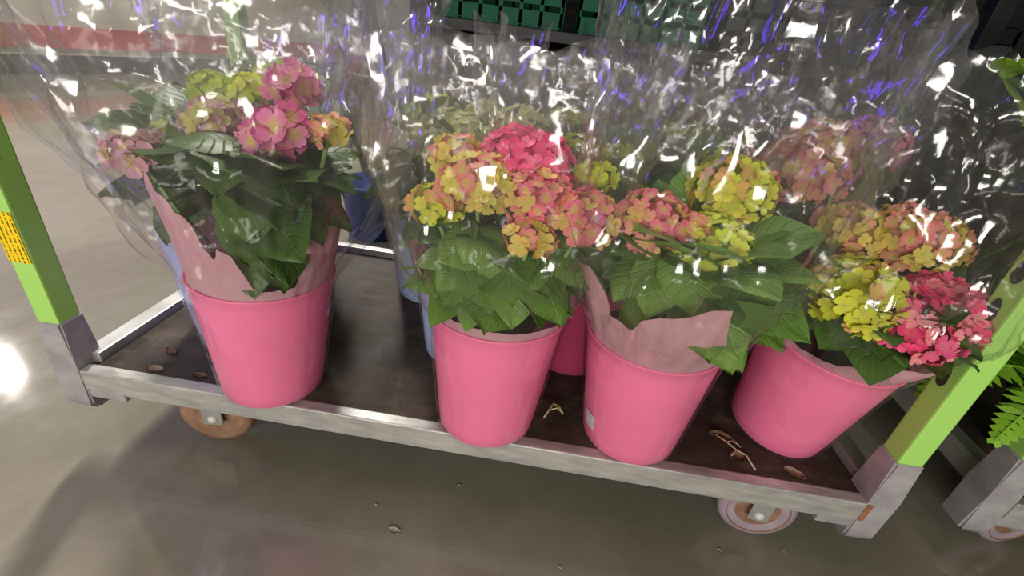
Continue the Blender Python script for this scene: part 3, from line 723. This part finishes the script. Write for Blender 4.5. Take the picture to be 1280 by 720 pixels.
# ------------------------------------------------------------------ plants behind
def rear_plant(label, seed, x, y, bm_, heads, leaves, n_leaf=26, slv={}, tx=0, ty=0):
    rnd = random.Random(seed)
    root, inv = plant_root('potted_hydrangea', x, y, tx, ty)
    tag(root, label, 'potted plant', GRP)
    bucket(root, bm_)
    foliage(root, n_leaf, rnd, leaves, size=(0.10, 0.135))
    for (dx, dy, dz, r, pal, *kw) in heads:
        c = Vector((dx, dy, dz))
        flower_head(root, c, r, pal, rnd, **(kw[0] if kw else {}))
        stem(root, (c.x*0.25, c.y*0.25, H - 0.02), c - Vector((0, 0, r*0.3)))
    d = dict(top=0.62, r_mid=0.16, r_top=0.18, n=110, rows_n=64); d.update(slv)
    sleeve(root, seed*1.71, **d)
    return root
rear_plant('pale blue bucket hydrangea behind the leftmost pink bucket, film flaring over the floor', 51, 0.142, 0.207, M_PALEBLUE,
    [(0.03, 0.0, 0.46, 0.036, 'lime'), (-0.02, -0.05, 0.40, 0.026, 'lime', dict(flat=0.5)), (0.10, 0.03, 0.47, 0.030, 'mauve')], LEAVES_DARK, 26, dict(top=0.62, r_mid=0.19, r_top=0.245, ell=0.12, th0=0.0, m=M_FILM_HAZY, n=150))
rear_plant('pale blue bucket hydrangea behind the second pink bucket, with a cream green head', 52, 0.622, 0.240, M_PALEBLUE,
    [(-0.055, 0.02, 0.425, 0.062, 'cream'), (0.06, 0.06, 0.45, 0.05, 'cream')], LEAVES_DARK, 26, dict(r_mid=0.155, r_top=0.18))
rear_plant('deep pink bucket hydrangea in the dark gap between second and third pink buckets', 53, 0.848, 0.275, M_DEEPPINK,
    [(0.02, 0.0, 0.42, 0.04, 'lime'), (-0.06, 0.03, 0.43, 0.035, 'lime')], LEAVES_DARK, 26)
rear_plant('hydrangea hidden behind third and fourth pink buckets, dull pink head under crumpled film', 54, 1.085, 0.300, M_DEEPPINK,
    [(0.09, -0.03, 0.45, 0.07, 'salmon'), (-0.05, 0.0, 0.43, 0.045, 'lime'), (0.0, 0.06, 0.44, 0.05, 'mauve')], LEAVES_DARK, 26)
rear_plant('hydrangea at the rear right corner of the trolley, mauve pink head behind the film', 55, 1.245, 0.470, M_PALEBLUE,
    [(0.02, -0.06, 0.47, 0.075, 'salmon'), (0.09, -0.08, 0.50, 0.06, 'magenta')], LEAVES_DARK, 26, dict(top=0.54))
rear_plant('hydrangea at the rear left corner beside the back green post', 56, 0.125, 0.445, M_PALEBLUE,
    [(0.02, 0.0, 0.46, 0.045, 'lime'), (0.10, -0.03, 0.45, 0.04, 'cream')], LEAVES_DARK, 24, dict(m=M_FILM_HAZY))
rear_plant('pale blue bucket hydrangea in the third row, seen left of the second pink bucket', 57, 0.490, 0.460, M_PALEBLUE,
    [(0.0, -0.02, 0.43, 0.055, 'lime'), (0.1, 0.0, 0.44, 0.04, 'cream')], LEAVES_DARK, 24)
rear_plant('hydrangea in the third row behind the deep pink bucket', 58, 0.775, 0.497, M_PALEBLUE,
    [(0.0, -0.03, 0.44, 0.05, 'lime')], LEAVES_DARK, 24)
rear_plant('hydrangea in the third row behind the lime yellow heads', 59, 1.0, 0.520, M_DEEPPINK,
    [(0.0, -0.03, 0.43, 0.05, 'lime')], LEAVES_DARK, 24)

# ------------------------------------------------------------------ right trolley's plants
def frond_mesh(L, seed, curl=1.2):
    rnd = random.Random(seed); bm = bmesh.new(); uvl = bm.loops.layers.uv.new('UVMap')
    pts = []; a = 0.9; p = Vector((0, 0, 0)); n = 26
    for i in range(n):
        pts.append(p.copy()); a -= (0.9 + curl)/n*(0.6 + 0.8*i/n)
        p = p + Vector((0, math.cos(a), math.sin(a)))*L/n
    tube_bm(bm, pts, 0.0022, 4, False)
    for i in range(3, n):
        t = i/n; w_ = 0.055*math.sin(math.pi*min(1, 0.18 + 0.82*t))**0.7*(L/0.35)
        tg = (pts[min(i+1, n-1)] - pts[i-1]).normalized(); nr = Vector((1, 0, 0)).cross(tg)
        for s in (-1, 1):
            o_ = pts[i]; d = (Vector((s, 0, 0)) + tg*0.35 - nr*rnd.uniform(-0.05, 0.3)).normalized(); hw = tg*0.0078*(L/0.35)
            q = [(o_ - hw*0.6, (0, 0)), (o_ + d*w_*0.55 - hw, (-0.5, 0.5)), (o_ + d*w_, (0, 1)), (o_ + d*w_*0.55 + hw, (0.5, 0.5)), (o_ + hw*0.6, (0, 0))]
            f = bm.faces.new([bm.verts.new(v) for v, _ in q])
            for lp, (_, uv) in zip(f.loops, q): lp[uvl].uv = uv
    me = bpy.data.meshes.new('frond'); bm.to_mesh(me); bm.free(); me.materials.append(M_FERN)
    return me
FRONDS = [frond_mesh(0.36, 1, 1.3), frond_mesh(0.32, 2, 1.6), frond_mesh(0.40, 3, 1.0)]
def pot(root, r0, r1, hh_, m):
    b, rows = lathe([(0, 0.003), (r0, 0.0), (r0+0.002, 0.004), (r1, hh_-0.015), (r1+0.005, hh_-0.014), (r1+0.005, hh_), (r1-0.003, hh_), (r0, 0.01), (0, 0.01)], 36)
    obj('pot', mesh_of(b, 'pot', True), m, root)
    b, rows = lathe([(0, hh_-0.018), (r1-0.006, hh_-0.02)], 24)
    obj('soil', mesh_of(b, 'soil', True), M_SOIL, root)
def fern(label, x, y, z, seed, n, dirs=None):
    rnd = random.Random(seed); root = tag(empty('fern', (x, y, z)), label, 'potted plant', None)
    pot(root, 0.055, 0.075, 0.13, M_BLACK)
    for i in range(n):
        a = math.radians(dirs[i] if dirs and i < len(dirs) else i*137.5 + rnd.uniform(-20, 20))
        o = obj('frond', FRONDS[i % 3], None, root, (0.02*math.cos(a), 0.02*math.sin(a), 0.11))
        o.rotation_euler = (rnd.uniform(-0.25, 0.3), 0, a - math.pi/2)
    return root
fern('bright green fern hanging over the left edge of the grey trolley at right', 1.76, 0.19, DECK, 5, 15, [190, 210, 172, 230, 150])
def bush(label, x, y, z, seed, n, rad, hgt, sprig=False):
    rnd = random.Random(seed); root = tag(empty('leafy_plant', (x, y, z)), label, 'potted plant')
    pot(root, 0.08, 0.105, 0.20, M_BLACK)
    for i in range(n):
        a = i*2.39996; t = (i + 0.5)/n; zz = 0.20 + hgt*t
        rr = rad*(0.35 + 0.65*math.sin(math.pi*(0.15 + 0.8*t)))*rnd.uniform(0.2, 0.7)
        d = Vector((math.cos(a), math.sin(a), rnd.uniform(-0.4, 0.7)))
        put_leaf(root, Vector((math.cos(a)*rr, math.sin(a)*rr, zz)), d, rnd.uniform(0.10, 0.17), rnd, LEAVES_BUSH)
    for k in range(3):
        a = k*2.1; bm = bmesh.new(); tube_bm(bm, [(0, 0, 0.18), (0.02*math.cos(a), 0.02*math.sin(a), 0.2 + hgt*0.5), (0.05*math.cos(a), 0.05*math.sin(a), 0.2 + hgt)], 0.004, 6)
        obj('stem', mesh_of(bm, 'stem', True), M_STEM, root)
    if sprig:
        for v, dd, s in sprig:
            o = put_leaf(root, Vector(v) - Vector((x, y, z)), Vector(dd), s, rnd, LEAVES_LIME, roll=0.0, name='young_leaf'); o['label'] = 'bright lime green young leaf'
    return root
bush('dark bushy plant with a bright lime sprig at the top right edge', 1.80, 0.46, DECK, 61, 70, 0.26, 0.75,
     [((1.425, 0.30, 0.825), (-0.7, -0.6, 0.5), 0.05), ((1.425, 0.30, 0.83), (0.7, -0.6, 0.4), 0.05), ((1.425, 0.30, 0.82), (0.6, -0.7, -0.7), 0.08), ((1.425, 0.30, 0.82), (0.1, -0.4, 0.9), 0.045), ((1.43, 0.30, 0.82), (0.9, -0.5, -0.3), 0.09)])
bush('tall dark plant on the grey trolley behind the fern', 2.12, 0.35, DECK, 62, 60, 0.26, 0.8)

# ------------------------------------------------------------------ dark rack and crates behind
rack = tag(empty('storage_rack', (0, 0, 0)), 'tall dark storage rack of shelves behind the flower trolley', 'rack')
RX0, RX1, RY0, RY1 = 0.28, 3.4, 0.98, 1.75
for x in (RX0, 1.85, RX1-0.05):
    for y in (RY0, RY1-0.05):
        obj('upright', box_mesh('upright', (x, y, 0), (x+0.05, y+0.05, 2.1), 0.003), M_RACK, rack)
for z in (0.12, 0.79, 1.42):  # top shelf is out of view, added to shade the rack
    obj('shelf', box_mesh('shelf', (RX0, RY0+0.001, z), (RX1, RY1-0.001, z+0.03), 0.002), M_RACK, rack)
obj('dark_backing', box_mesh('dark_backing', (RX0, RY1, 0.05), (RX1, RY1+0.02, 2.1)), M_RACK, rack)  # black sheet added to keep the background dark
obj('side_panel', box_mesh('side_panel', (RX0-0.016, RY0-0.001, 0.03), (RX0-0.001, RY1+0.019, 2.1)), M_RACK, rack)
obj('shade_panel', box_mesh('shade_panel', (RX0, RY0-0.25, 2.08), (RX1, RY1, 2.11)), M_RACK, rack)  # unseen cover added to keep light off the rack
def crate_mesh(sx, sy, sz):
    bm = bmesh.new(); t = 0.006
    def add(lo, hi): bm.from_mesh(box_mesh('c', lo, hi, 0.001))
    add((0, 0, 0), (sx, sy, t))
    for y in (0, sy-t):
        for z0, z1 in ((t, 0.045), (0.060, 0.095), (0.110, sz-0.02)): add((0, y, z0), (sx, y+t, z1))
        for i in range(7): add((i*(sx-0.012)/6, y, 0), (i*(sx-0.012)/6+0.012, y+t+0.001, sz))
    for x in (0, sx-t):
        for z0, z1 in ((t, 0.045), (0.060, 0.095), (0.110, sz-0.02)): add((x, 0, z0), (x+t, sy, z1))
        for i in range(5): add((x, i*(sy-0.012)/4, 0), (x+t+0.001, i*(sy-0.012)/4+0.012, sz))
    add((-0.008, -0.008, sz-0.02), (sx+0.008, 0.004, sz)); add((-0.008, sy-0.004, sz-0.02), (sx+0.008, sy+0.008, sz))
    add((-0.008, 0, sz-0.02), (0.004, sy, sz)); add((sx-0.004, 0, sz-0.02), (sx+0.008, sy, sz))
    return mesh_of(bm, 'crate')
CM = crate_mesh(0.38, 0.34, 0.17); CM.materials.append(M_CRATE)
CM2 = CM.copy(); CM2.materials.clear(); CM2.materials.append(M_BLACK)
cl = [(0.34, 0.822, CM, 'emerald green crate at the left end of the rack shelf, above the cream flower head'),
      (0.76, 0.822, CM, 'emerald green crate in the middle of the rack shelf, above the big pink head'),
      (1.18, 0.822, CM2, 'black crate on the rack shelf right of the green crates'),
      (1.60, 0.822, CM2, 'black crate on the rack shelf above the rightmost hydrangea'),
      (0.34, 0.152, CM2, 'black crate on the bottom rack shelf at its left end'),
      (0.76, 0.152, CM2, 'black crate on the bottom rack shelf under the middle green crate'),
      (1.18, 0.152, CM2, 'black crate on the bottom rack shelf near the right hydrangeas')]
for x, z, me, lb in cl:
    o = obj('crate', me, None, None, (x, 1.02, z)); tag(o, lb, 'crate', 'crates on the dark rack')
b, rows = lathe([(0, 0.005), (0.10, 0.0), (0.105, 0.005), (0.125, 0.21), (0.131, 0.212), (0.131, 0.225), (0.122, 0.225), (0.10, 0.012), (0, 0.012)], 48)
tag(obj('bucket', mesh_of(b, 'bucket', True), M_NAVY, None, (0.06, 1.18, 0.0005)), 'navy blue bucket on the floor behind the trolley, in the gap between the film sleeves', 'bucket')

# ------------------------------------------------------------------ litter on the deck and the floor
def scrap(name, loc, L_, Wd, rz, m, label, cat, seed, group=None, curl=0.5):
    rnd = random.Random(seed); bm = bmesh.new(); g = []
    for i in range(6):
        t = i/5; wd_ = Wd*0.5*math.sin(math.pi*(0.06 + 0.9*t))*(1 + 0.25*rnd.uniform(-1, 1))
        g.append([bm.verts.new((s*wd_, L_*(t-0.5), 0.0006 + curl*Wd*0.35*s*s + 0.12*L_*curl*(2*t-1)**2 + rnd.uniform(0, 0.0012))) for s in (-1, -0.4, 0.4, 1)])
    for a, c in zip(g, g[1:]):
        for j in range(3): bm.faces.new((a[j], a[j+1], c[j+1], c[j]))
    r = bmesh.ops.solidify(bm, geom=bm.faces[:], thickness=0.0006)
    mz = min(v.co.z for v in bm.verts)
    for v in bm.verts: v.co.z -= mz
    o = obj(name, mesh_of(bm, name, True), m, None, loc); o.rotation_euler = (0, 0, rz)
    return tag(o, label, cat, group)
ZD = DECK - 0.0003
scrap('dry_leaf', (0.088, 0.075, ZD), 0.028, 0.014, 1.2, M_DRY, 'brown curled dry leaf at the left end of the deck, farthest from the rail', 'leaf', 1, 'dry leaves at the left end of the deck')
scrap('dry_leaf', (0.098, 0.024, ZD), 0.034, 0.015, 1.5, M_PALEDRY, 'pale dry leaf on the deck close to the left corner socket', 'leaf', 2, 'dry leaves at the left end of the deck')
scrap('dry_leaf', (0.180, 0.026, ZD), 0.028, 0.013, 1.6, M_DRY, 'brown dry leaf touching the foot of the leftmost pink bucket', 'leaf', 3, 'dry leaves at the left end of the deck')
scrap('dry_leaf', (1.135, 0.085, ZD), 0.045, 0.030, 1.2, M_DRY, 'large brown dry leaf on the deck left of the tilted pink bucket', 'leaf', 4, None)
scrap('dry_leaf', (1.150, 0.046, ZD), 0.034, 0.020, 1.9, M_DRY, 'brown dry leaf on the deck near the rail before the tilted pink bucket', 'leaf', 5, None)
scrap('dry_petal', (1.243, 0.030, ZD), 0.034, 0.022, 1.0, M_PALEDRY, 'pale beige dry petal by the front rail under the tilted pink bucket', 'petal', 6, None)
def twig(name, pts, r, m, label):
    bm = bmesh.new(); tube_bm(bm, pts[0], r, 6)
    for p in pts[1:]: tube_bm(bm, p, r*0.8, 6)
    return tag(obj(name, mesh_of(bm, name, True), m), label, 'twig')
z = DECK + 0.0012
twig('flower_stalk', [[(0.806, 0.062, z), (0.815, 0.080, z+0.004), (0.822, 0.095, z+0.008), (0.820, 0.106, z)], [(0.815, 0.080, z+0.004), (0.830, 0.085, z+0.008), (0.842, 0.080, z)], [(0.822, 0.095, z+0.008), (0.834, 0.090, z+0.006), (0.842, 0.080, z)]], 0.0016, M_TWIG,
     'pale yellow green flower stalk on the deck between second and third pink buckets')
twig('flower_stalk', [[(1.118, 0.10, z), (1.140, 0.075, z+0.003), (1.152, 0.058, z+0.004), (1.168, 0.05, z+0.002), (1.174, 0.022, z)], [(1.140, 0.075, z+0.003), (1.155, 0.08, z+0.003), (1.165, 0.070, z)], [(1.152, 0.058, z+0.004), (1.140, 0.045, z)]], 0.0015, M_PALEDRY,
     'thin tan dried stalk on the deck beside the tilted pink bucket')
FS = 'white scraps on the concrete floor'
fl = [(0.354, 0.002, 0.008, 0.003, 0.4, 'tiny pale scrap on the floor below the leftmost pink bucket'),
      (0.525, -0.035, 0.010, 0.006, 1.0, 'small white scrap on the floor just above the ragged white one'),
      (0.573, -0.075, 0.026, 0.010, 1.5, 'ragged white scrap, largest on the floor in front of the trolley'),
      (0.665, 0.037, 0.010, 0.004, 2.2, 'white scrap on the floor close under the second pink bucket'),
      (1.296, 0.016, 0.010, 0.005, 0.2, 'pale scrap on the floor right of the right front wheel'),
      (1.170, -0.005, 0.012, 0.008, 0.9, 'whitish spot of litter on the floor left of the right front wheel'),
      (1.600, 0.020, 0.012, 0.006, 1.2, 'pale crumb on the floor between the two trolleys'),
      (0.870, -0.090, 0.010, 0.006, 0.7, 'white crumb on the floor at the lower edge of the picture, centre')]
for i, (x, y, l_, w_, rz, lb) in enumerate(fl):
    scrap('floor_scrap', (x, y, 0.0002), l_, w_, rz, M_SCRAP, lb, 'scrap', 20+i, FS, 0.3)
